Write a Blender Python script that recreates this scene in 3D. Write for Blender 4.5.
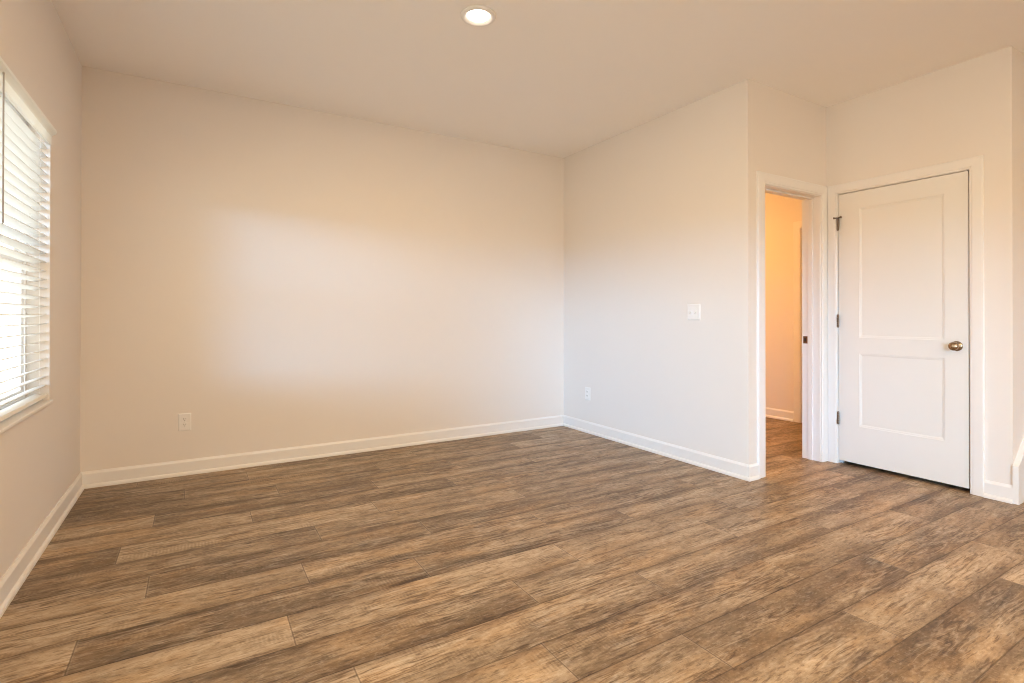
import bpy, bmesh, math, random
from mathutils import Vector, Matrix

for o in list(bpy.data.objects):
    bpy.data.objects.remove(o, do_unlink=True)
SC = bpy.context.scene
COL = SC.collection
PI = math.pi

# ------------------------------------------------------------------ camera
F_PX = 526.64
YAW, PITCH, ROLL = 0.5399, 0.0043, 0.0006
CAM = Vector((0.6422, -4.3595, 1.1165))
cam_d = bpy.data.cameras.new('camera')
cam_d.sensor_width = 36.0
cam_d.lens = F_PX / 1024.0 * 36.0
cam_d.shift_y = -27.73 / 1024.0
cam_d.clip_start = 0.02
cam = bpy.data.objects.new('camera', cam_d)
COL.objects.link(cam)
fw = Vector((math.sin(YAW) * math.cos(PITCH), math.cos(YAW) * math.cos(PITCH), math.sin(PITCH)))
rt = Vector((math.cos(YAW), -math.sin(YAW), 0))
up = rt.cross(fw)
r2 = rt * math.cos(ROLL) + up * math.sin(ROLL)
u2 = -rt * math.sin(ROLL) + up * math.cos(ROLL)
cam.matrix_world = Matrix(((r2.x, u2.x, -fw.x, CAM.x), (r2.y, u2.y, -fw.y, CAM.y), (r2.z, u2.z, -fw.z, CAM.z), (0, 0, 0, 1)))
SC.camera = cam

# ------------------------------------------------------------------ view, world, big lights
SC.view_settings.view_transform = 'Standard'
SC.view_settings.look = 'None'
SC.view_settings.exposure = -0.07
SC.view_settings.gamma = 1.0
SC.view_settings.use_curve_mapping = False
try:
    SC.cycles.use_denoising = True
    SC.cycles.diffuse_bounces = 8
    SC.cycles.max_bounces = 12
    SC.cycles.filter_width = 1.0
    SC.cycles.denoising_prefilter = 'ACCURATE'
    SC.cycles.sample_clamp_indirect = 6.0
    SC.cycles.caustics_reflective = False
    SC.cycles.caustics_refractive = False
except Exception:
    pass

SKY_DOME = 4.6          # the sky all around
SKY_GLOW = 78.0         # bright haze low over the horizon on the window side
P_CAN = 38.0            # recessed lights, watts each
P_HALL = 56.0
WARM = (1.0, 0.70, 0.385)
HALL_WARM = (1.0, 0.50, 0.15)
GLOW_Z = (0.015, 0.04, 0.12, 0.24)
GLOW_A = (0.52, 0.72)
GLOW_MID = 0.02
GLOW_COL = (0.26, 0.63, 1.06)

world = bpy.data.worlds.new('sky')
SC.world = world
world.use_nodes = True
wn, wl = world.node_tree.nodes, world.node_tree.links
wn.clear()


def wmath(op, *ins):
    x = wn.new('ShaderNodeMath')
    x.operation = op
    for i, s in enumerate(ins):
        if isinstance(s, (int, float)):
            x.inputs[i].default_value = s
        else:
            wl.new(s, x.inputs[i])
    return x.outputs[0]


def wstep(v, a, c):
    x = wn.new('ShaderNodeMapRange')
    x.interpolation_type = 'SMOOTHSTEP'
    x.inputs['From Min'].default_value = a
    x.inputs['From Max'].default_value = c
    wl.new(v, x.inputs['Value'])
    return x.outputs[0]


w_out = wn.new('ShaderNodeOutputWorld')
w_bg = wn.new('ShaderNodeBackground')
w_bg2 = wn.new('ShaderNodeBackground')
w_add = wn.new('ShaderNodeAddShader')
w_tc = wn.new('ShaderNodeTexCoord')
w_sep = wn.new('ShaderNodeSeparateXYZ')
w_ramp = wn.new('ShaderNodeValToRGB')
wl.new(w_tc.outputs['Generated'], w_sep.inputs[0])
sx, sy, sz = w_sep.outputs
wl.new(wmath('MULTIPLY_ADD', sz, 0.5, 0.5), w_ramp.inputs[0])
els = w_ramp.color_ramp.elements
els[0].position, els[0].color = 0.0, (0.70, 0.66, 0.53, 1)
els[1].position, els[1].color = 1.0, (0.50, 0.58, 0.64, 1)
for pos, c in ((0.50, (0.83, 0.76, 0.60, 1)), (0.53, (0.90, 0.88, 0.75, 1)), (0.70, (0.65, 0.71, 0.70, 1))):
    e = els.new(pos)
    e.color = c
w_bg.inputs['Strength'].default_value = SKY_DOME
wl.new(w_ramp.outputs[0], w_bg.inputs[0])
hor = wmath('DIVIDE', wmath('MULTIPLY', sx, -1.0), wmath('SQRT', wmath('SUBTRACT', 1.0001, wmath('MULTIPLY', sz, sz))))
band = wmath('MULTIPLY', wstep(sz, GLOW_Z[0], GLOW_Z[1]), wstep(sz, GLOW_Z[3], GLOW_Z[2]))
band = wmath('MULTIPLY', band, wstep(hor, GLOW_A[0], GLOW_A[1]))
band = wmath('MULTIPLY', band, wmath('MULTIPLY_ADD', wstep(hor, 0.93, 0.72), 1.0 - GLOW_MID, GLOW_MID))
band = wmath('MULTIPLY', band, wstep(sy, 0.35, -0.05))
w_bg2.inputs[0].default_value = (*GLOW_COL, 1)
wl.new(wmath('MULTIPLY', band, SKY_GLOW), w_bg2.inputs['Strength'])
wl.new(w_bg.outputs[0], w_add.inputs[0])
wl.new(w_bg2.outputs[0], w_add.inputs[1])
wl.new(w_add.outputs[0], w_out.inputs[0])


# ------------------------------------------------------------------ dimensions
H = 2.74
W = 3.871          # right wall face
D1 = -2.108        # recess wall face
W2 = 4.834         # closet wall face
D2 = -3.196        # stair wall face
TH = 0.115
THC = 0.142         # the doorway wall is thicker
HALL_X = 6.08
HALL_Y = 1.0
FRONT_Y = -8.5
SIDE_X = 7.0
WIN = [(-2.66, -0.84), (-5.60, -3.20), (-8.30, -5.95)]     # windows in the left wall (Y range)
FILL_WIN = (1.0, 3.2)         # unseen window added behind the camera for ambient daylight (X range)
WZ0, WZ1 = 0.672, 2.09
WZL = 0.25                # sill of the unseen windows, lowered to let in more daylight


# ------------------------------------------------------------------ materials
def new_mat(name):
    m = bpy.data.materials.new(name)
    m.use_nodes = True
    n = m.node_tree.nodes
    return m, n, m.node_tree.links, n['Principled BSDF']


def paint(name, col, rough=0.6, bump=0.0, scale=350, var=0.0):
    m, n, l, b = new_mat(name)
    b.inputs['Base Color'].default_value = (*col, 1)
    b.inputs['Roughness'].default_value = rough
    tc = n.new('ShaderNodeTexCoord')
    if var:
        nz = n.new('ShaderNodeTexNoise')
        nz.inputs['Scale'].default_value = 3.0
        nz.inputs['Detail'].default_value = 4
        l.new(tc.outputs['Object'], nz.inputs['Vector'])
        mx = n.new('ShaderNodeMix')
        mx.data_type = 'RGBA'
        mx.inputs[6].default_value = (*[c * (1 - var) for c in col], 1)
        mx.inputs[7].default_value = (*[min(1, c * (1 + var)) for c in col], 1)
        l.new(nz.outputs['Fac'], mx.inputs[0])
        l.new(mx.outputs[2], b.inputs['Base Color'])
    if bump:
        nb = n.new('ShaderNodeTexNoise')
        nb.inputs['Scale'].default_value = scale
        nb.inputs['Detail'].default_value = 3
        l.new(tc.outputs['Object'], nb.inputs['Vector'])
        bp = n.new('ShaderNodeBump')
        bp.inputs['Strength'].default_value = bump
        bp.inputs['Distance'].default_value = 0.002
        l.new(nb.outputs['Fac'], bp.inputs['Height'])
        l.new(bp.outputs[0], b.inputs['Normal'])
    return m


def metal(name, col, rough):
    m, n, l, b = new_mat(name)
    b.inputs['Metallic'].default_value = 1
    b.inputs['Roughness'].default_value = rough
    nz = n.new('ShaderNodeTexNoise')
    nz.inputs['Scale'].default_value = 60
    tc = n.new('ShaderNodeTexCoord')
    l.new(tc.outputs['Object'], nz.inputs['Vector'])
    mx = n.new('ShaderNodeMix')
    mx.data_type = 'RGBA'
    mx.inputs[6].default_value = (*[c * 0.9 for c in col], 1)
    mx.inputs[7].default_value = (*col, 1)
    l.new(nz.outputs['Fac'], mx.inputs[0])
    l.new(mx.outputs[2], b.inputs['Base Color'])
    return m


M_WALL = paint('wall_paint', (0.775, 0.735, 0.70), 0.75, 0.12, 300, 0.008)
M_CEIL = paint('ceiling_paint', (0.90, 0.88, 0.86), 0.9, 0.25, 180, 0.008)
M_TRIM = paint('trim_enamel', (0.80, 0.79, 0.785), 0.38, 0.03, 120)
M_DOOR = paint('door_enamel', (0.77, 0.765, 0.75), 0.42, 0.03, 120)
M_PLATE = paint('plate_plastic', (0.82, 0.81, 0.80), 0.3)
M_SLOT = paint('dark_slot', (0.03, 0.025, 0.02), 0.6)
M_VINYL = paint('window_vinyl', (0.86, 0.87, 0.88), 0.35)
M_NICKEL = metal('satin_nickel', (0.40, 0.32, 0.24), 0.20)
M_HINGE = metal('hinge_metal', (0.24, 0.19, 0.155), 0.40)
M_STRIKE = metal('bronze_plate', (0.22, 0.13, 0.08), 0.45)
M_WAND = paint('wand_plastic', (0.36, 0.33, 0.31), 0.3)

# blind: white vinyl that lets a little light through
def vinyl(name, thru):
    m, n, l, b = new_mat(name)
    b.inputs['Base Color'].default_value = (0.86, 0.86, 0.85, 1)
    b.inputs['Roughness'].default_value = 0.4
    tr = n.new('ShaderNodeBsdfTranslucent')
    tr.inputs[0].default_value = (0.9, 0.9, 0.88, 1)
    mxs = n.new('ShaderNodeMixShader')
    mxs.inputs[0].default_value = thru
    l.new(b.outputs[0], mxs.inputs[1])
    l.new(tr.outputs[0], mxs.inputs[2])
    l.new(mxs.outputs[0], n['Material Output'].inputs[0])
    return m


M_SLAT = vinyl('blind_vinyl', 0.18)
M_VALANCE = vinyl('valance_vinyl', 0.65)

# window glass: clear, slightly reflecting
M_GLASS, n, l, b = new_mat('window_glass')
tp = n.new('ShaderNodeBsdfTransparent')
gl = n.new('ShaderNodeBsdfGlossy')
gl.inputs['Roughness'].default_value = 0.02
mxg = n.new('ShaderNodeMixShader')
mxg.inputs[0].default_value = 0.04
l.new(tp.outputs[0], mxg.inputs[1])
l.new(gl.outputs[0], mxg.inputs[2])
l.new(mxg.outputs[0], n['Material Output'].inputs[0])


def glow(name, col, strength):
    m, n, l, b = new_mat(name)
    b.inputs['Base Color'].default_value = (0.9, 0.9, 0.88, 1)
    b.inputs['Emission Color'].default_value = (*col, 1)
    b.inputs['Emission Strength'].default_value = strength
    return m


M_LENS = glow('lit_lens', (1.0, 0.88, 0.72), 9.0)
M_HALL_LENS = glow('hall_lit_lens', HALL_WARM, 6.0)


def floor_material():
    m, n, l, b = new_mat('oak_look_planks')
    L = l.new

    def val(x):
        v = n.new('ShaderNodeValue')
        v.outputs[0].default_value = x
        return v.outputs[0]

    def mth(op, a, bb=None, c=None):
        x = n.new('ShaderNodeMath')
        x.operation = op
        for i, s in enumerate((a, bb, c)):
            if s is None:
                continue
            if isinstance(s, (int, float)):
                x.inputs[i].default_value = s
            else:
                L(s, x.inputs[i])
        return x.outputs[0]

    def noise(vec, scale, detail=3, rough=0.55, dist=0.0):
        x = n.new('ShaderNodeTexNoise')
        x.inputs['Scale'].default_value = scale
        x.inputs['Detail'].default_value = detail
        x.inputs['Roughness'].default_value = rough
        x.inputs['Distortion'].default_value = dist
        L(vec, x.inputs['Vector'])
        return x.outputs['Fac']

    def comb(x, y, z):
        c = n.new('ShaderNodeCombineXYZ')
        for i, s in enumerate((x, y, z)):
            if isinstance(s, (int, float)):
                c.inputs[i].default_value = s
            else:
                L(s, c.inputs[i])
        return c.outputs[0]

    def ramp(fac, stops):
        r = n.new('ShaderNodeValToRGB')
        e = r.color_ramp.elements
        e[0].position, e[0].color = stops[0][0], (*stops[0][1], 1)
        e[1].position, e[1].color = stops[-1][0], (*stops[-1][1], 1)
        for p, c in stops[1:-1]:
            q = e.new(p)
            q.color = (*c, 1)
        L(fac, r.inputs[0])
        return r.outputs[0]

    def mix(mode, fac, a, bb):
        x = n.new('ShaderNodeMix')
        x.data_type = 'RGBA'
        x.blend_type = mode
        if isinstance(fac, (int, float)):
            x.inputs[0].default_value = fac
        else:
            L(fac, x.inputs[0])
        for i, s in ((6, a), (7, bb)):
            if isinstance(s, tuple):
                x.inputs[i].default_value = (*s, 1)
            else:
                L(s, x.inputs[i])
        return x.outputs[2]

    def smooth(v, a, c):
        x = n.new('ShaderNodeMapRange')
        x.interpolation_type = 'SMOOTHSTEP'
        x.inputs['From Min'].default_value = a
        x.inputs['From Max'].default_value = c
        L(v, x.inputs['Value'])
        return x.outputs[0]

    uv = n.new('ShaderNodeUVMap')
    uv.uv_map = 'plank_uv'
    sp = n.new('ShaderNodeSeparateXYZ')
    L(uv.outputs[0], sp.inputs[0])
    u, v = sp.outputs[0], sp.outputs[1]
    at = n.new('ShaderNodeAttribute')
    at.attribute_name = 'plank_seed'
    seed = at.outputs['Fac']
    at2 = n.new('ShaderNodeAttribute')
    at2.attribute_name = 'plank_tone'
    tone = at2.outputs['Fac']
    at3 = n.new('ShaderNodeAttribute')
    at3.attribute_name = 'plank_len'
    plen = at3.outputs['Fac']
    z = mth('MULTIPLY', seed, 37.0)
    # slow wander so that the grain is not dead straight
    wob = noise(comb(mth('MULTIPLY', u, 2.0), mth('MULTIPLY', v, 6.0), z), 1.0, 3)
    vw = mth('ADD', v, mth('MULTIPLY', mth('SUBTRACT', wob, 0.5), 0.030))
    broad = noise(comb(mth('MULTIPLY', u, 1.1), mth('MULTIPLY', vw, 9.0), z), 1.0, 3, 0.55)
    blot = noise(comb(mth('MULTIPLY', u, 3.6), mth('MULTIPLY', v, 11.0), mth('ADD', z, 9.0)), 1.0, 5, 0.65)
    grain = noise(comb(mth('MULTIPLY', u, 13.0), mth('MULTIPLY', vw, 75.0), z), 1.0, 6, 0.70)
    grit = noise(comb(mth('MULTIPLY', u, 38.0), mth('MULTIPLY', v, 85.0), z), 1.0, 3, 0.70)
    pore = noise(comb(mth('MULTIPLY', u, 16.0), mth('MULTIPLY', vw, 95.0), mth('ADD', z, 61.0)), 1.0, 2, 0.6)
    # growth lines: thin dark contours that follow the wander, with pale wood beside them
    cn = noise(comb(mth('MULTIPLY', u, 1.5), mth('MULTIPLY', vw, 15.0), mth('ADD', z, 5.0)), 1.0, 4, 0.5)
    cf = mth('ABSOLUTE', mth('SUBTRACT', mth('FRACT', mth('MULTIPLY', cn, 9.0)), 0.5))
    cmask = smooth(noise(comb(mth('MULTIPLY', u, 3.0), mth('MULTIPLY', v, 9.0), mth('ADD', z, 15.0)), 1.0, 3), 0.45, 0.57)
    crack = mth('MULTIPLY', smooth(cf, 0.16, 0.03), cmask)
    pale = mth('MULTIPLY', smooth(cf, 0.30, 0.48), cmask)
    # saw marks run across the plank in patches
    sw = n.new('ShaderNodeTexWave')
    sw.bands_direction = 'X'
    sw.inputs['Scale'].default_value = 1.0
    sw.inputs['Distortion'].default_value = 1.6
    sw.inputs['Detail'].default_value = 2
    L(comb(mth('MULTIPLY', u, 22.0), mth('MULTIPLY', v, 6.0), z), sw.inputs['Vector'])
    sawmask = smooth(noise(comb(mth('MULTIPLY', u, 3.2), mth('MULTIPLY', v, 11.0), mth('ADD', z, 21.0)), 1.0, 2), 0.55, 0.68)
    saw = mth('MULTIPLY', sw.outputs['Fac'], sawmask)

    t = mth('ADD', mth('MULTIPLY', broad, 0.42), mth('MULTIPLY', blot, 0.36))
    t = mth('ADD', t, mth('MULTIPLY', grain, 0.22))
    t = mth('MULTIPLY_ADD', mth('SUBTRACT', tone, 0.47), 0.25, t)
    t = mth('MULTIPLY_ADD', mth('SUBTRACT', t, 0.5), 1.00, 0.492)
    base = ramp(t, [(0.34, FL[0]), (0.44, FL[1]), (0.51, FL[2]), (0.58, FL[3]), (0.68, FL[4])])
    # honey patches against the grey-brown
    hon = noise(comb(mth('MULTIPLY', u, 2.6), mth('MULTIPLY', v, 7.0), mth('ADD', z, 44.0)), 1.0, 4, 0.6)
    base = mix('MIX', mth('MULTIPLY', smooth(hon, 0.45, 0.66), 0.55), base, mix('MULTIPLY', 1.0, base, (1.14, 0.98, 0.76)))
    base = mix('MULTIPLY', mth('MULTIPLY', smooth(grain, 0.48, 0.35), 0.42), base, (0.54, 0.49, 0.45))
    base = mix('MULTIPLY', mth('MULTIPLY', smooth(grit, 0.48, 0.34), 0.52), base, (0.54, 0.49, 0.45))
    base = mix('SCREEN', mth('MULTIPLY', smooth(grit, 0.52, 0.66), 0.30), base, (0.34, 0.30, 0.26))
    base = mix('MULTIPLY', mth('MULTIPLY', smooth(pore, 0.59, 0.65), 0.60), base, (0.44, 0.38, 0.33))
    base = mix('MULTIPLY', mth('MULTIPLY', crack, 0.72), base, (0.38, 0.31, 0.26))
    base = mix('SCREEN', mth('MULTIPLY', pale, 0.26), base, (0.50, 0.44, 0.37))
    base = mix('MULTIPLY', mth('MULTIPLY', saw, 0.42), base, (0.52, 0.46, 0.40))
    # knots: few dark spots with halo
    vo = n.new('ShaderNodeTexVoronoi')
    vo.inputs['Scale'].default_value = 1.0
    L(comb(mth('MULTIPLY', u, 2.1), mth('MULTIPLY', vw, 5.6), z), vo.inputs['Vector'])
    knot = mth('MULTIPLY', smooth(vo.outputs['Distance'], 0.17, 0.02), smooth(noise(comb(mth('MULTIPLY', u, 1.0), 0.0, mth('ADD', z, 3.0)), 1.0, 1), 0.50, 0.58))
    base = mix('MULTIPLY', mth('MULTIPLY', knot, 0.6), base, (0.42, 0.33, 0.26))
    # darkened long edges of the planks (scorched look) in places, and the micro bevel at each joint
    ev = mth('MINIMUM', v, mth('SUBTRACT', ROW_W, v))
    eu = mth('MINIMUM', u, mth('SUBTRACT', plen, u))
    edge_n = noise(comb(mth('MULTIPLY', u, 3.0), mth('MULTIPLY', v, 9.0), mth('ADD', z, 31.0)), 1.0, 4)
    worn = mth('MULTIPLY', smooth(mth('SUBTRACT', ev, mth('MULTIPLY', mth('SUBTRACT', grain, 0.5), 0.10)), 0.045, 0.0), smooth(edge_n, 0.36, 0.58))
    base = mix('MULTIPLY', mth('MULTIPLY', worn, 0.72), base, (0.50, 0.44, 0.39))
    jv = smooth(ev, 0.0036, 0.0010)
    ju = smooth(eu, 0.0034, 0.0010)
    joint = mth('MAXIMUM', jv, ju)
    rim = mth('MULTIPLY', smooth(eu, 0.009, 0.004), 0.13)
    base = mix('SCREEN', rim, base, (0.40, 0.36, 0.31))
    base = mix('MULTIPLY', mth('MULTIPLY', joint, 0.70), base, (0.34, 0.29, 0.24))
    L(base, b.inputs['Base Color'])
    b.inputs['Roughness'].default_value = 0.46
    b.inputs['Specular IOR Level'].default_value = 0.38
    hgt = mth('SUBTRACT', mth('ADD', mth('MULTIPLY', grit, 0.5), mth('MULTIPLY', grain, 0.5)), mth('MULTIPLY', joint, 1.2))
    bp = n.new('ShaderNodeBump')
    bp.inputs['Strength'].default_value = 0.25
    bp.inputs['Distance'].default_value = 0.0012
    L(hgt, bp.inputs['Height'])
    L(bp.outputs[0], b.inputs['Normal'])
    return m


ROW_W = 0.2083
FL = [(0.122, 0.083, 0.050), (0.215, 0.153, 0.097), (0.33, 0.244, 0.160), (0.435, 0.332, 0.226), (0.53, 0.42, 0.302)]
M_FLOOR = floor_material()


# ------------------------------------------------------------------ mesh helpers
class MB:
    """collects shapes and links them as one mesh object"""

    def __init__(self):
        self.bm = bmesh.new()

    def box(self, x0, x1, y0, y1, z0, z1, bevel=0.0, seg=2):
        x0, x1 = sorted((x0, x1))
        y0, y1 = sorted((y0, y1))
        z0, z1 = sorted((z0, z1))
        t = bmesh.new()
        vs = [t.verts.new((x, y, z)) for x in (x0, x1) for y in (y0, y1) for z in (z0, z1)]
        for f in ((0, 1, 3, 2), (4, 6, 7, 5), (0, 4, 5, 1), (2, 3, 7, 6), (0, 2, 6, 4), (1, 5, 7, 3)):
            t.faces.new([vs[i] for i in f])
        if bevel:
            bmesh.ops.bevel(t, geom=list(t.edges), offset=bevel, segments=seg, profile=0.5, affect='EDGES')
        self.merge(t)
        return self

    def merge(self, t, mat=None):
        if mat is not None:
            bmesh.ops.transform(t, matrix=mat, verts=t.verts)
        idx = {}
        for v in t.verts:
            idx[v] = self.bm.verts.new(v.co)
        for f in t.faces:
            try:
                nf = self.bm.faces.new([idx[v] for v in f.verts])
                nf.smooth = f.smooth
            except ValueError:
                pass
        t.free()

    def faces(self, verts, faces, smooth=False):
        vs = [self.bm.verts.new(v) for v in verts]
        for f in faces:
            nf = self.bm.faces.new([vs[i] for i in f])
            nf.smooth = smooth
        return self

    def prism(self, prof, axis, a, b, mitre=(0, 0), frame=None):
        """profile [(p, q)] swept from a to b; each end moved by mitre * p"""
        n = len(prof)
        vs = []
        for end, pos in ((0, a), (1, b)):
            for p, q in prof:
                s = pos + mitre[end] * p
                vs.append(frame(s, p, q))
        fs = [[i, (i + 1) % n, n + (i + 1) % n, n + i] for i in range(n)]
        fs += [list(range(n))[::-1], list(range(n, 2 * n))]
        return self.faces(vs, fs)

    def lathe(self, prof, mat, seg=40, smooth=True):
        """profile [(r, h)] turned about local Z"""
        t = bmesh.new()
        rings = []
        for r, h in prof:
            if r < 1e-6:
                rings.append([t.verts.new((0, 0, h))])
            else:
                rings.append([t.verts.new((r * math.cos(2 * PI * i / seg), r * math.sin(2 * PI * i / seg), h)) for i in range(seg)])
        for a, b in zip(rings, rings[1:]):
            for i in range(seg):
                j = (i + 1) % seg
                if len(a) == 1 and len(b) == 1:
                    continue
                if len(a) == 1:
                    f = t.faces.new([a[0], b[i], b[j]])
                elif len(b) == 1:
                    f = t.faces.new([a[i], a[j], b[0]])
                else:
                    f = t.faces.new([a[i], a[j], b[j], b[i]])
                f.smooth = smooth
        bmesh.ops.recalc_face_normals(t, faces=t.faces)
        self.merge(t, mat)
        return self

    def build(self, name, mat, parent=None, recalc=True):
        if recalc:
            bmesh.ops.recalc_face_normals(self.bm, faces=self.bm.faces)
        me = bpy.data.meshes.new(name)
        self.bm.to_mesh(me)
        self.bm.free()
        me.materials.append(mat)
        o = bpy.data.objects.new(name, me)
        COL.objects.link(o)
        if parent is not None:
            o.parent = parent
            o.matrix_parent_inverse = Matrix.Translation(parent.location).inverted()
        return o


def tag(o, label, cat, kind=None, group=None):
    o['label'] = label
    o['category'] = cat
    if kind:
        o['kind'] = kind
    if group:
        o['group'] = group
    return o


def empty(name, loc):
    o = bpy.data.objects.new(name, None)
    o.empty_display_size = 0.1
    o.location = loc
    COL.objects.link(o)
    return o


def to_dir(loc, d):
    """local Z turned to direction d"""
    return Matrix.Translation(Vector(loc)) @ Vector(d).to_track_quat('Z', 'Y').to_matrix().to_4x4()


# ------------------------------------------------------------------ room shell
def wall_with_openings(name, along, face0, face1, a0, a1, openings, label):
    """along 'x' or 'y'; openings (s0, s1, z0, z1) sorted"""
    m = MB()

    def bx(s0, s1, z0, z1):
        if s1 - s0 < 1e-5 or z1 - z0 < 1e-5:
            return
        if along == 'y':
            m.box(face0, face1, s0, s1, z0, z1)
        else:
            m.box(s0, s1, face0, face1, z0, z1)
    cur = a0
    for s0, s1, z0, z1 in openings:
        bx(cur, s0, 0, H)
        bx(s0, s1, 0, z0)
        bx(s0, s1, z1, H)
        cur = s1
    bx(cur, a1, 0, H)
    o = m.build(name, M_WALL)
    return tag(o, label, 'wall', 'structure')


WIN_SORT = sorted(WIN)
wall_with_openings('wall_left', 'y', -0.16, 0.0, FRONT_Y - 0.12, 0.0, [(a, b, WZ0 if a > -3 else WZL, WZ1) for a, b in WIN_SORT],
                   'beige painted wall on the left with the window in it')
wall_with_openings('wall_back', 'x', 0.0, 0.12, -0.16, W, [], 'long beige wall at the back of the empty room with one low outlet')
wall_with_openings('wall_right', 'y', W, W + TH, D1, HALL_Y, [], 'pale wall with the light switch, ending in a corner beside the open doorway')
OPX0, OPX1, OPZ = 4.052, 4.750, 2.036      # clear doorway opening in the recess wall
wall_with_openings('wall_recess', 'x', D1, D1 + THC, W + TH, HALL_X, [(OPX0 - 0.02, OPX1 + 0.02, 0, OPZ + 0.02)],
                   'narrow beige wall around the open doorway')
DY0, DY1, DZ = -2.9905, -2.1955, 2.0435       # opening of the closed door
wall_with_openings('wall_closet', 'y', W2, W2 + TH, D2, D1, [(DY0 - 0.02, DY1 + 0.02, 0, DZ + 0.02)],
                   'beige wall around the closed white door')
wall_with_openings('wall_stair', 'x', D2, D2 + TH, W2 + TH, SIDE_X, [], 'warm tan wall past the far right corner above the stair skirt board')
HDY0, HDY1 = -1.93, -1.185
wall_with_openings('wall_hall', 'y', HALL_X, HALL_X + TH, D2 + TH, HALL_Y, [(HDY0 - 0.02, HDY1 + 0.02, 0, OPZ + 0.02)],
                   'orange lit hall wall seen through the open doorway')
wall_with_openings('wall_hall_end', 'x', HALL_Y, HALL_Y + TH, W, HALL_X + TH, [], 'end wall of the hall beyond the doorway')
wall_with_openings('wall_front', 'x', FRONT_Y - 0.12, FRONT_Y, 0.0, SIDE_X, [(FILL_WIN[0], FILL_WIN[1], WZL, WZ1)], 'beige wall behind the camera')
wall_with_openings('wall_side', 'y', SIDE_X, SIDE_X + 0.12, FRONT_Y - 0.12, D2 + TH, [], 'beige side wall beyond the stair')

tag(MB().box(-0.16, SIDE_X + 0.12, FRONT_Y - 0.12, HALL_Y + TH, H, H + 0.12).build('ceiling', M_CEIL), 'flat off-white ceiling with one recessed light', 'ceiling', 'structure')


# the floor: rows of planks along X, each plank a face with its own seed
def build_floor():
    rnd = random.Random(11)
    joints = {0: .582, -1: .951, 1: 1.091, 2: .447, 3: .908, 4: .333, 5: 1.181, 6: .472, 7: 1.051, 8: .294, 9: .935, 10: .577, 11: 1.074,
              12: .443, 13: .896, 14: .325, 15: 1.167, -2: .31}
    PL = 1.2105
    # how light each plank of a row is, from the one that ends at the row's joint onwards
    tones = {0: (.15, .45, .5), 1: (.35, .35, .5), 2: (.6, .25, .5), 3: (.62, .3, .5), 4: (.35, .66, .55, .5), 5: (.25, .62, .45, .5),
             6: (.5, .35, .3, .5), 7: (.68, .42, .35, .5), 8: (.55, .32, .42, .55), 9: (.72, .70, .62, .5), 10: (.4, .30, .58, .62, .35),
             11: (.62, .5, .42, .5), 12: (.5, .62, .48, .52, .35), 13: (.5, .62, .35, .40), 14: (.5, .45, .5, .66, .5), 15: (.5, .5, .36, .74)}
    x0, x1 = -0.16, SIDE_X + 0.12
    bm = bmesh.new()
    uvl = bm.loops.layers.uv.new('plank_uv')
    ls = bm.faces.layers.float.new('plank_seed')
    lt = bm.faces.layers.float.new('plank_tone')
    ln = bm.faces.layers.float.new('plank_len')
    y_top = -0.472 + ROW_W / 2
    k0 = -int((HALL_Y + TH - y_top) / ROW_W) - 1
    k1 = int((y_top - (FRONT_Y - 0.12)) / ROW_W) + 1
    for k in range(k0, k1):
        ya = y_top - ROW_W * (k + 1)
        yb = ya + ROW_W
        j = joints.get(k, rnd.uniform(0, PL))
        nb = math.ceil((j - x0) / PL)
        x = j - PL * nb
        q = 1 - nb
        while x < x1:
            xa, xb = max(x, x0), min(x + PL, x1)
            if xb - xa > 1e-4:
                vs = [bm.verts.new(p) for p in ((xa, ya, 0), (xb, ya, 0), (xb, yb, 0), (xa, yb, 0))]
                f = bm.faces.new(vs)
                f[ls] = rnd.random()
                tk = tones.get(k, ())
                f[lt] = tk[q] if 0 <= q < len(tk) else rnd.uniform(0.3, 0.65)
                f[ln] = PL
                for lp, (uu, vv) in zip(f.loops, ((xa - x, 0), (xb - x, 0), (xb - x, ROW_W), (xa - x, ROW_W))):
                    lp[uvl].uv = (uu, vv)
            x += PL
            q += 1
    y0, y1 = y_top - ROW_W * k1, y_top - ROW_W * k0
    b8 = [bm.verts.new((x, y, z)) for z in (-0.12, 0.0) for x, y in ((x0, y0), (x1, y0), (x1, y1), (x0, y1))]
    for f in ((3, 2, 1, 0), (0, 1, 5, 4), (1, 2, 6, 5), (2, 3, 7, 6), (3, 0, 4, 7)):
        bm.faces.new([b8[i] for i in f])
    me = bpy.data.meshes.new('floor')
    bm.to_mesh(me)
    bm.free()
    me.materials.append(M_FLOOR)
    o = bpy.data.objects.new('floor', me)
    COL.objects.link(o)
    tag(o, 'brown oak-look plank floor running across the room', 'floor', 'structure')


build_floor()

# ------------------------------------------------------------------ baseboards
BB = [(0.0, 0.0), (0.026, 0.0), (0.026, 0.010), (0.0235, 0.017), (0.018, 0.0225), (0.0135, 0.0245), (0.0135, 0.088), (0.0125, 0.092), (0.0065, 0.101), (0.005, 0.105), (0.0, 0.105)]


def base_frame(p0, p1, nrm):
    p0, p1, nrm = Vector((*p0, 0)), Vector((*p1, 0)), Vector((*nrm, 0))
    d = (p1 - p0).normalized()
    return (lambda s, p, q: p0 + d * s + nrm * p + Vector((0, 0, q))), (p1 - p0).length


def baseboard(name, runs, label):
    m = MB()
    for p0, p1, nrm, m0, m1 in runs:
        fr, ln = base_frame(p0, p1, nrm)
        m.prism(BB, None, 0, ln, (m0, m1), fr)
    tag(m.build(name, M_TRIM), label, 'baseboard', 'structure')


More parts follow.
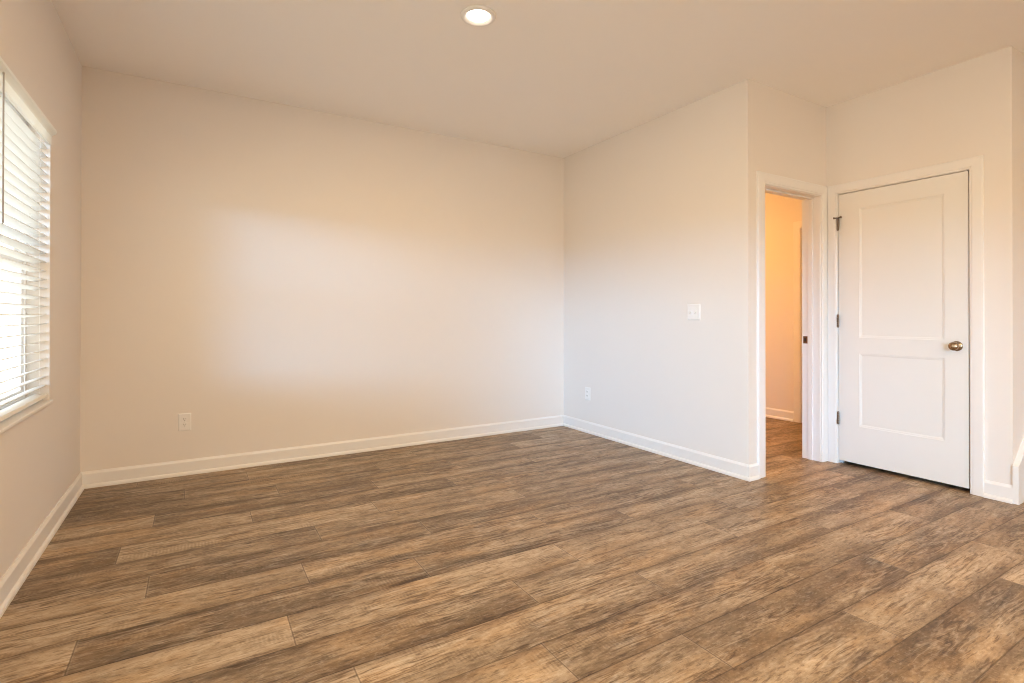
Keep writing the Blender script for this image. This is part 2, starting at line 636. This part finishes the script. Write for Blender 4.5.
# mitre: +1 at start moves inward (inside corner), -1 extends (outside corner); reversed at the end
baseboard('baseboard_left', [((0, FRONT_Y), (0, 0), (1, 0), 1, -1)], 'white baseboard along the left wall under the window')
baseboard('baseboard_back', [((0, 0), (W, 0), (0, -1), 1, -1)], 'white baseboard along the long back wall')
baseboard('baseboard_right', [((W, 0), (W, D1), (-1, 0), 1, 1)], 'white baseboard along the pale wall below the light switch')
CAS_C0 = 3.962        # outer edge of doorway casing
baseboard('baseboard_recess', [((W, D1), (CAS_C0, D1), (0, -1), -1, 0)], 'short white baseboard between the wall corner and the doorway casing')
CAS_D1 = -3.064
baseboard('baseboard_closet', [((W2, CAS_D1), (W2, D2), (-1, 0), 0, 0)], 'short white baseboard right of the closed door casing')
HCAS = -1.185 + 0.078
baseboard('baseboard_hall', [((HALL_X, HALL_Y), (HALL_X, HCAS), (-1, 0), 1, 0)], 'baseboard on the orange lit hall wall through the doorway')

# stair skirt board on the stair wall: its end faces the camera, its top edge climbs to the right
sk = [(W2 - 0.0135, 0.0), (W2 - 0.0135, 0.225), (W2 + 0.02, 0.245)]
sk += [(W2 + 2.15, 0.245 + 2.13 * 0.86), (W2 + 2.15, 0.245 + 2.13 * 0.86 - 0.36), (W2 + 0.34, 0.0)]
m = MB()
y_a, y_b = D2 - 0.028, D2
n_ = len(sk)
m.faces([(x, y_a, z) for x, z in sk] + [(x, y_b, z) for x, z in sk],
        [list(range(n_)), list(range(n_, 2 * n_))[::-1]] + [[i, (i + 1) % n_, n_ + (i + 1) % n_, n_ + i] for i in range(n_)])
tag(m.build('trim_4', M_TRIM), 'white stair skirt board climbing to the right past the far right corner', 'skirt board', 'structure')


# ------------------------------------------------------------------ door casings (flat boards with eased edges and an inner bead)
def casing(name, frame, s0, s1, ztop, wl_, wr_, wt, label):
    """frame(s, depth, z) -> world; opening from s0 to s1 up to ztop, boards wl_, wr_, wt wide"""
    t = 0.017
    m = MB()

    # profile across the board, u = 0 at the opening edge, 1 at the outer edge
    prof = [(0.0, 0.0), (0.0, 0.009), (0.05, 0.0115), (0.16, 0.0125), (0.20, 0.0150), (0.90, t), (0.97, t - 0.0015), (1.0, t - 0.005), (1.0, 0.0)]
    n = len(prof)
    path = [(s0, 0.0, -1, 0), (s0, ztop, -1, 1), (s1, ztop, 1, 1), (s1, 0.0, 1, 0)]
    vs = []
    for s, z, ds, dz in path:
        w_ = wl_ if ds < 0 else wr_
        for u_, d_ in prof:
            vs.append(frame(s + ds * u_ * w_, d_, z + dz * u_ * wt))
    fs = []
    for k in range(3):
        for i in range(n):
            j = (i + 1) % n
            fs.append([k * n + i, k * n + j, (k + 1) * n + j, (k + 1) * n + i])
    fs += [list(range(n)), list(range(3 * n, 4 * n))[::-1]]
    m.faces(vs, fs)
    o = m.build(name, M_TRIM)
    return tag(o, label, 'door casing', 'structure')


fr_C = lambda s, d, z: Vector((s, D1 - d, z))
casing('trim_1', fr_C, OPX0 - 0.005, OPX1 + 0.005, OPZ + 0.005, OPX0 - 0.005 - CAS_C0, W2 - 0.0005 - OPX1 - 0.005, 0.078,
       'white casing around the open doorway to the hall')


def casing_y(name, xf, sgn, ya, yb, ztop, wa, wb, wt, label):
    """casing on a wall of constant X; ya > yb; boards wa (at ya) and wb (at yb)"""
    fr = lambda s, d, z: Vector((xf + sgn * d, -s, z))
    return casing(name, fr, -ya, -yb, ztop, wa, wb, wt, label)


casing_y('trim_2', W2, -1, DY1 + 0.003, DY0 - 0.003, DZ + 0.003, (D1 - 0.0185) - (DY1 + 0.003), (DY0 - 0.003) - CAS_D1, 0.070,
         'white casing around the closed two-panel door')
casing_y('trim_3', HALL_X, -1, HDY1 + 0.003, HDY0 - 0.003, OPZ + 0.003, 0.075, 0.075, 0.075, 'casing on the orange hall wall at the right edge of the doorway view')


# ------------------------------------------------------------------ doors
def jamb_set(m, frame, s0, s1, z1, depth, th=0.02):
    """three boards lining an opening; frame(s, d, z) with d = 0 at the room face, depth into the wall"""
    for a, b, za, zb in ((s0 - th, s0, 0, z1 + th), (s1, s1 + th, 0, z1 + th), (s0, s1, z1, z1 + th)):
        c0, c1 = frame(a, 0, za), frame(b, depth, zb)
        m.box(c0.x, c1.x, c0.y, c1.y, c0.z, c1.z, 0.0008, 1)


def stop_set(m, frame, s0, s1, z1, d0, d1, th=0.011):
    for a, b, za, zb in ((s0, s0 + th, 0, z1), (s1 - th, s1, 0, z1), (s0, s1, z1 - th, z1)):
        c0, c1 = frame(a, d0, za), frame(b, d1, zb)
        m.box(c0.x, c1.x, c0.y, c1.y, c0.z, c1.z, 0.002, 2)


def panel_slab(frame, s0, s1, z0, z1, thick, panels, rec=0.0065, lip=0.016):
    """door slab; frame(s, d, z), d = 0 front face; panels (sa, sb, za, zb) stacked, lowest first, same sa and sb"""
    m = MB()
    sa, sb = panels[0][0], panels[0][1]
    V, Fc = [], []

    def q(*pts):
        i = len(V)
        V.extend(frame(*p) for p in pts)
        Fc.append([i, i + 1, i + 2, i + 3])

    for front in (True, False):
        d = 0.0 if front else thick
        e = 1 if front else -1
        q((s0, d, z0), (sa, d, z0), (sa, d, z1), (s0, d, z1))
        q((sb, d, z0), (s1, d, z0), (s1, d, z1), (sb, d, z1))
        zc = z0
        for _, _, za, zb in panels:
            q((sa, d, zc), (sb, d, zc), (sb, d, za), (sa, d, za))
            zc = zb
            # small vertical step, flat ledge, slope to the recessed field
            loops = [((sa, sb, za, zb), 0.0), ((sa + .001, sb - .001, za + .001, zb - .001), 0.0025), ((sa + lip * .6, sb - lip * .6, za + lip * .6, zb - lip * .6), 0.0040),
                     ((sa + lip, sb - lip, za + lip, zb - lip), rec)]
            cor = lambda r, dd: [(r[0], d + e * dd, r[2]), (r[1], d + e * dd, r[2]), (r[1], d + e * dd, r[3]), (r[0], d + e * dd, r[3])]
            for (ra, da), (rb, db) in zip(loops, loops[1:]):
                A, B = cor(ra, da), cor(rb, db)
                for i in range(4):
                    j = (i + 1) % 4
                    q(A[i], A[j], B[j], B[i])
            q(*cor(loops[-1][0], rec))
        q((sa, d, zc), (sb, d, zc), (sb, d, z1), (sa, d, z1))
    for a, b in (((s0, z0), (s1, z0)), ((s1, z0), (s1, z1)), ((s1, z1), (s0, z1)), ((s0, z1), (s0, z0))):
        q((a[0], 0, a[1]), (b[0], 0, b[1]), (b[0], thick, b[1]), (a[0], thick, a[1]))
    m.faces(V, Fc)
    bmesh.ops.remove_doubles(m.bm, verts=m.bm.verts, dist=1e-5)
    return m


def knob(root, loc, d):
    """round passage knob: rosette, neck, ball"""
    mt = to_dir(loc, d)
    k = MB().lathe([(0, 0.020), (0.011, 0.020), (0.012, 0.030), (0.019, 0.0345), (0.0255, 0.041), (0.0278, 0.049), (0.0262, 0.057), (0.020, 0.0635), (0.011, 0.0668), (0, 0.0678)], mt).build('knob', M_NICKEL, root)
    k['label'] = 'satin nickel round knob'
    MB().lathe([(0, 0.0), (0.0325, 0.0), (0.0325, 0.003), (0.029, 0.0075), (0.015, 0.010), (0.0125, 0.021), (0, 0.021)], mt).build('rosette', M_NICKEL, k)
    return k


def hinge(root, x, y, z, pin_stop=False):
    """butt hinge seen closed: five knuckles, ball tips, edges of both leaves"""
    m = MB()
    L = 0.089
    for i in range(5):
        a = -L / 2 + i * L / 5
        m.lathe([(0, a + 0.0004), (0.0078, a + 0.0004), (0.0084, a + 0.0014), (0.0084, a + L / 5 - 0.0014), (0.0078, a + L / 5 - 0.0004), (0, a + L / 5 - 0.0004)], Matrix.Translation((x, y, z)), 20)
    for sgn in (-1, 1):
        m.lathe([(0, 0), (0.0048, 0.001), (0.0052, 0.003), (0.003, 0.006), (0, 0.007)], Matrix.Translation((x, y, z + sgn * L / 2)) @ Matrix.Rotation(0 if sgn > 0 else PI, 4, 'X'), 16)
    m.box(x, x + 0.010, y + 0.0004, y + 0.0022, z - L / 2, z + L / 2)
    m.box(x, x + 0.010, y - 0.0022, y - 0.0004, z - L / 2, z + L / 2)
    h = m.build('hinge', M_HINGE, root)
    if pin_stop:
        s = MB()
        zt = z + L / 2 + 0.005
        s.lathe([(0.004, -0.002), (0.0115, -0.002), (0.0115, 0.002), (0.004, 0.002)], Matrix.Translation((x, y, zt)), 20)
        for dy, dx in ((1, -0.25), (-1, -0.35)):
            mt = to_dir((x, y, zt), (dx, dy, 0))
            s.lathe([(0, 0.006), (0.0045, 0.008), (0.0045, 0.022), (0.0075, 0.022), (0.0075, 0.030), (0, 0.030)], mt, 16)
        ps = s.build('door_stop', M_HINGE, h)
        ps['label'] = 'hinge pin door stop'
    return h


# closed door in the closet wall
door1 = empty('door_1', (W2, (DY0 + DY1) / 2, 0))
tag(door1, 'closed white two-panel door with round nickel knob', 'door', 'structure')
frD = lambda s, d, z: Vector((W2 + d, s, z))
SY0, SY1 = DY0 + 0.0045, DY1 - 0.0045
sl = panel_slab(lambda s, d, z: Vector((W2 + 0.001 + d, s, z)), SY0, SY1, 0.027, DZ - 0.0045, 0.035,
                [(-2.861, -2.345, 0.303, 0.842), (-2.861, -2.345, 0.960, 1.915)]).build('door_slab', M_DOOR, door1)
mj = MB()
jamb_set(mj, frD, DY0, DY1, DZ, TH)
mj.build('jamb', M_TRIM, door1)
ms = MB()
stop_set(ms, frD, DY0, DY1, DZ, 0.039, 0.072)
ms.build('stop_molding', M_TRIM, door1)
for z, ps in ((1.815, True), (1.080, False), (0.346, False)):
    hinge(door1, W2 - 0.0105, DY1 - 0.005, z, ps)
knob(door1, (W2 + 0.001, -2.925, 0.925), (-1, 0, 0))

# open doorway to the hall: lined opening with stop and strike plate, its leaf swung out of view into the hall
door2 = empty('door_2', ((OPX0 + OPX1) / 2, D1, 0))
tag(door2, 'open doorway to the orange lit hall', 'doorway', 'structure')
frC = lambda s, d, z: Vector((s, D1 + d, z))
mj = MB()
jamb_set(mj, frC, OPX0, OPX1, OPZ, THC)
mj.build('jamb', M_TRIM, door2)
ms = MB()
stop_set(ms, frC, OPX0, OPX1, OPZ, 0.056, 0.092)
ms.build('stop_molding', M_TRIM, door2)
st = MB().box(OPX1 - 0.0016, OPX1 + 0.001, D1 + 0.0985, D1 + 0.1315, 0.902, 0.959, 0.0006, 1).build('strike_plate', M_STRIKE, door2)
st['label'] = 'dark bronze strike plate'
MB().box(OPX1 - 0.0024, OPX1 - 0.0014, D1 + 0.107, D1 + 0.123, 0.917, 0.944, 0.0004, 1).build('latch_hole', M_SLOT, st)

# hall door
door3 = empty('door_3', (HALL_X, (HDY0 + HDY1) / 2, 0))
tag(door3, 'hall door edge beside the orange wall, seen through the doorway', 'door', 'structure')
frH = lambda s, d, z: Vector((HALL_X + d, s, z))
mj = MB()
jamb_set(mj, frH, HDY0, HDY1, OPZ, TH)
mj.build('jamb', M_TRIM, door3)
panel_slab(lambda s, d, z: Vector((HALL_X + 0.076 + d, s, z)), HDY0 + 0.004, HDY1 - 0.004, 0.013, OPZ - 0.004, 0.035,
           [(HDY0 + 0.13, HDY1 - 0.13, 0.30, 0.84), (HDY0 + 0.13, HDY1 - 0.13, 0.96, 1.91)]).build('door_slab', M_DOOR, door3)
st = MB().box(HALL_X + 0.018, HALL_X + 0.062, HDY1 - 0.0018, HDY1 + 0.001, 0.908, 0.972, 0.0006, 1).build('strike_plate', M_STRIKE, door3)
st['label'] = 'dark strike plate on the jamb'


# ------------------------------------------------------------------ windows
def build_window(n, y0, y1, z0, label, wall='left'):
    """twin single-hung vinyl window set deep in its wall"""
    if wall == 'left':
        fr = lambda d, q, z: Vector((-d, q, z))
    else:
        fr = lambda d, q, z: Vector((q, FRONT_Y - d, z))
    root = empty('window_%d' % n, fr(0.11, (y0 + y1) / 2, z0))
    tag(root, label, 'window', 'structure')

    def fbox(m, d0, d1, a, b, za, zb, bev=0.0, seg=1):
        p, q = fr(d0, a, za), fr(d1, b, zb)
        m.box(p.x, q.x, p.y, q.y, za, zb, bev, seg)
    fwid = 0.045
    m = MB()
    for a, b, za, zb in ((y0, y0 + fwid, z0, WZ1), (y1 - fwid, y1, z0, WZ1), (y0 + fwid, y1 - fwid, z0, z0 + fwid), (y0 + fwid, y1 - fwid, WZ1 - fwid, WZ1)):
        fbox(m, 0.090, 0.150 if wall == 'left' else 0.112, a, b, za, zb, 0.003)
    ym = (y0 + y1) / 2
    fbox(m, 0.090, 0.150 if wall == 'left' else 0.112, ym - 0.045, ym + 0.045, z0 + fwid, WZ1 - fwid, 0.003)
    m.build('window_frame', M_VINYL, root)
    zm = (z0 + WZ1) / 2
    for a, b in ((y0 + fwid, ym - 0.045), (ym + 0.045, y1 - fwid)):
        for za, zb, ds in ((z0 + fwid, zm + 0.02, 0.092), (zm - 0.02, WZ1 - fwid, 0.118)):
            if wall != 'left':
                ds = 0.094
            s = MB()
            r = 0.035
            t = 0.024 if wall == 'left' else 0.014
            for c, d, zc, zd in ((a, a + r, za, zb), (b - r, b, za, zb), (a + r, b - r, za, za + r), (a + r, b - r, zb - r, zb)):
                fbox(s, ds, ds + t, c, d, zc, zd, 0.002)
            so = s.build('sash', M_VINYL, root)
            g = MB()
            fbox(g, ds + t * 0.4, ds + t * 0.4 + 0.004, a + r, b - r, za + r, zb - r)
            g.build('pane', M_GLASS, so)
    # painted stool lying on the bottom of the opening with a small nose into the room
    m = MB()
    fbox(m, 0.09, -0.016, y0 + 0.001, y1 - 0.001, z0, z0 + 0.017, 0.004, 2)
    m.build('sill', M_TRIM, root)


build_window(1, *WIN[0], WZ0, 'bright window with white blinds in the left wall')
build_window(2, *WIN[1], WZL, 'second window in the left wall beside the camera')
build_window(3, *WIN[2], WZL, 'third window in the left wall behind the camera')
build_window(4, *FILL_WIN, WZL, 'unseen window added in the wall behind the camera for fill daylight', 'front')


def build_blind(y0, y1):
    root = empty('window_blind', (-0.03, (y0 + y1) / 2, WZ0))
    tag(root, 'white horizontal slat blind with tilt wand hanging in the left window', 'window blind')
    ya, yb = y0 + 0.008, y1 - 0.006
    # valance: flat board with a projecting cap
    v = MB()
    prof = [(-0.008, 1.985), (0.002, 1.985), (0.005, 1.990), (0.005, 2.030), (0.010, 2.036), (0.022, 2.046), (0.026, 2.052), (0.026, 2.064), (-0.008, 2.064)]
    v.prism(prof, None, ya, yb, (0, 0), lambda s, p, q: Vector((p, s, q)))
    v.build('valance', M_VALANCE, root)
    MB().box(-0.060, -0.014, ya + 0.004, yb - 0.004, 2.052, 2.078, 0.002, 1).build('headrail', M_SLAT_SOLID, root)
    # slats: slightly crowned, the outer edge a little lower
    s = MB()
    z = 0.760
    tilt = math.radians(TILT)
    nseg = 4
    while z < 1.99:
        top, bot = [], []
        for i in range(nseg + 1):
            p = (i / nseg - 0.5)
            w_ = p * 0.050
            c = 0.0022 * (1 - (2 * p) ** 2)
            for lst, dz in ((top, 0.0013), (bot, -0.0013)):
                px, pz = w_, c + dz
                lst.append((-0.034 + px * math.cos(tilt) - pz * math.sin(tilt), z + px * math.sin(tilt) + pz * math.cos(tilt)))
        prof = top + bot[::-1]
        s.prism(prof, None, ya, yb + 0.003, (0, 0), lambda q, a, b: Vector((a, q, b)))
        z += PITCH_S
    s.build('slat_panel', M_SLAT, root)
    MB().box(-0.060, -0.008, ya + 0.004, yb - 0.004, 0.703, 0.722, 0.004, 2).build('bottom_rail', M_SLAT_SOLID, root)
    for y in (yb - 0.16, (ya + yb) / 2 - 0.05, ya + 0.16):
        c = MB()
        for xx in (-0.0075, -0.0605):
            c.box(xx - 0.0006, xx + 0.0006, y - 0.0011, y + 0.0011, 0.72, 2.03)
        zz = 0.760
        while zz < 1.99:
            c.box(-0.0605, -0.0075, y - 0.0006, y + 0.0006, zz - 0.004, zz - 0.003)
            zz += PITCH_S
        c.build('ladder_cord', M_SLAT_SOLID, root)
    yw = -1.69
    wand = MB().lathe([(0, 0), (0.0030, 0), (0.0036, 0.004), (0.0028, 0.012), (0.0028, 0.560), (0.002, 0.570), (0, 0.571)], to_dir((0.020, yw, 2.030), (0.0, 0.0, -1)), 8, False).build('tilt_wand', M_WAND, root)
    wand['label'] = 'dark tilt wand'


M_SLAT_SOLID = paint('blind_white', (0.86, 0.86, 0.85), 0.4)
PITCH_S = 0.0445
TILT = 13.0
build_blind(*WIN[0])


# ------------------------------------------------------------------ ceiling lights
def ceiling_light(loc, label, power, lens_mat=None, color=WARM, size=0.12, group='recessed ceiling lights', spread=PI):
    root = empty('ceiling_light', loc)
    tag(root, label, 'ceiling light', None, group)
    mt = Matrix.Translation(loc) @ Matrix.Rotation(PI, 4, 'X')
    MB().lathe([(0.060, -0.004), (0.060, 0.002), (0.078, 0.0125), (0.084, 0.0135), (0.091, 0.0105), (0.0955, 0.005), (0.0965, 0.0), (0.060, -0.004)], mt, 48).build('trim_ring', M_TRIM, root)
    MB().lathe([(0, -0.003), (0.060, -0.003), (0.060, 0.0020), (0.05, 0.0028), (0.03, 0.0034), (0, 0.0036)], mt, 48).build('lens', lens_mat or M_LENS, root)
    d = bpy.data.lights.new('lamp', 'AREA')
    d.shape = 'DISK'
    d.size = size
    d.energy = power
    d.color = color
    d.spread = spread
    lo = bpy.data.objects.new('lamp', d)
    lo.location = (loc[0], loc[1], loc[2] - 0.016)
    COL.objects.link(lo)
    lo.parent = root
    lo.matrix_parent_inverse = Matrix.Translation(root.location).inverted()
    return root


ceiling_light((1.945, -1.83, H), 'round recessed light in the ceiling over the middle of the room', P_CAN * 0.5)
for x, y in ((1.2, -5.2), (3.0, -5.4), (1.2, -7.4), (3.4, -7.4)):
    ceiling_light((x, y, H), 'round recessed light in the ceiling behind the camera', P_CAN * 1.25)
ceiling_light((4.95, 0.15, H), 'round recessed light in the hall ceiling beyond the doorway', P_HALL, M_HALL_LENS, HALL_WARM, group='hall ceiling light')


# ------------------------------------------------------------------ wall plates
def plate_frame(loc, nrm):
    """local x along the wall (viewer's right), y up, z out of the wall"""
    n = Vector(nrm)
    upv = Vector((0, 0, 1))
    rx = upv.cross(n)
    m = Matrix((rx, upv, n)).transposed().to_4x4()
    return Matrix.Translation(Vector(loc)) @ m


def bevel_plate(mt, w, h, t):
    t_ = bmesh.new()
    lv = []
    for k, (ins, z) in enumerate(((0, 0), (0, t * 0.35), (0.0035, t * 0.85), (0.007, t))):
        lv.append([t_.verts.new((sx * (w / 2 - ins), sy * (h / 2 - ins), z)) for sx, sy in ((-1, -1), (1, -1), (1, 1), (-1, 1))])
    for a, b in zip(lv, lv[1:]):
        for i in range(4):
            t_.faces.new([a[i], a[(i + 1) % 4], b[(i + 1) % 4], b[i]])
    t_.faces.new(lv[-1])
    t_.faces.new(lv[0][::-1])
    m = MB()
    m.merge(t_, mt)
    return m


def lbox(m, mt, x0, x1, y0, y1, z0, z1, bev=0.0):
    t = MB().box(x0, x1, y0, y1, z0, z1, bev, 2)
    m.merge(t.bm, mt)


def outlet(loc, nrm, label):
    root = empty('wall_outlet', loc)
    tag(root, label, 'outlet', None, 'wall outlets')
    mt = plate_frame(loc, nrm)
    bevel_plate(mt, 0.078, 0.122, 0.0065).build('cover_plate', M_PLATE, root)
    for s in (-1, 1):
        cy = s * 0.0195
        f = MB()
        pr = []
        for i in range(24):
            a = 2 * PI * i / 24
            pr.append((max(-0.0170, min(0.0170, 0.0195 * math.cos(a))), max(-0.0142, min(0.0142, 0.0195 * math.sin(a)))))
        vs = [mt @ Vector((x, cy + y, z)) for z in (0.005, 0.0085) for x, y in pr]
        f.faces(vs, [list(range(24))[::-1], list(range(24, 48))] + [[i, (i + 1) % 24, 24 + (i + 1) % 24, 24 + i] for i in range(24)])
        fo = f.build('receptacle', M_PLATE, root)
        sl = MB()
        lbox(sl, mt, -0.0075, -0.0050, cy - 0.001, cy + 0.0085, 0.0075, 0.0089)
        lbox(sl, mt, 0.0050, 0.0075, cy + 0.0005, cy + 0.0075, 0.0075, 0.0089)
        sl.lathe([(0, 0.0075), (0.0028, 0.0075), (0.0028, 0.0089), (0, 0.0089)], mt @ Matrix.Translation((0, cy - 0.0075, 0)), 14)
        sl.build('slot', M_SLOT, fo)
    MB().lathe([(0, 0.006), (0.0034, 0.006), (0.0034, 0.0075), (0.002, 0.0082), (0, 0.0082)], mt, 16).build('screw', M_PLATE, root)


def switch(loc, nrm, label):
    root = empty('light_switch', loc)
    tag(root, label, 'light switch')
    mt = plate_frame(loc, nrm)
    bevel_plate(mt, 0.118, 0.122, 0.0065).build('cover_plate', M_PLATE, root)
    for s in (-1, 1):
        cx = s * 0.023
        tg = MB()
        lbox(tg, mt, cx - 0.0052, cx + 0.0052, -0.012, 0.012, 0.0055, 0.0078, 0.0008)
        tilt = mt @ Matrix.Translation((cx, -0.001, 0.006)) @ Matrix.Rotation(math.radians(28), 4, 'X')
        lbox(tg, tilt, -0.0042, 0.0042, -0.0045, 0.0045, -0.002, 0.0165, 0.0012)
        tg.build('toggle', M_PLATE, root)
        for y in (-0.030, 0.030):
            MB().lathe([(0, 0.006), (0.0034, 0.006), (0.0034, 0.0075), (0.002, 0.0082), (0, 0.0082)], mt @ Matrix.Translation((cx, y, 0)), 16).build('screw', M_PLATE, root)


outlet((0.574, 0, 0.371), (0, -1, 0), 'white outlet low on the long back wall left of the centre')
outlet((W, -0.390, 0.371), (-1, 0, 0), 'white outlet low on the pale right wall near the room corner')
switch((W, -1.650, 1.147), (-1, 0, 0), 'white double light switch on the pale right wall')
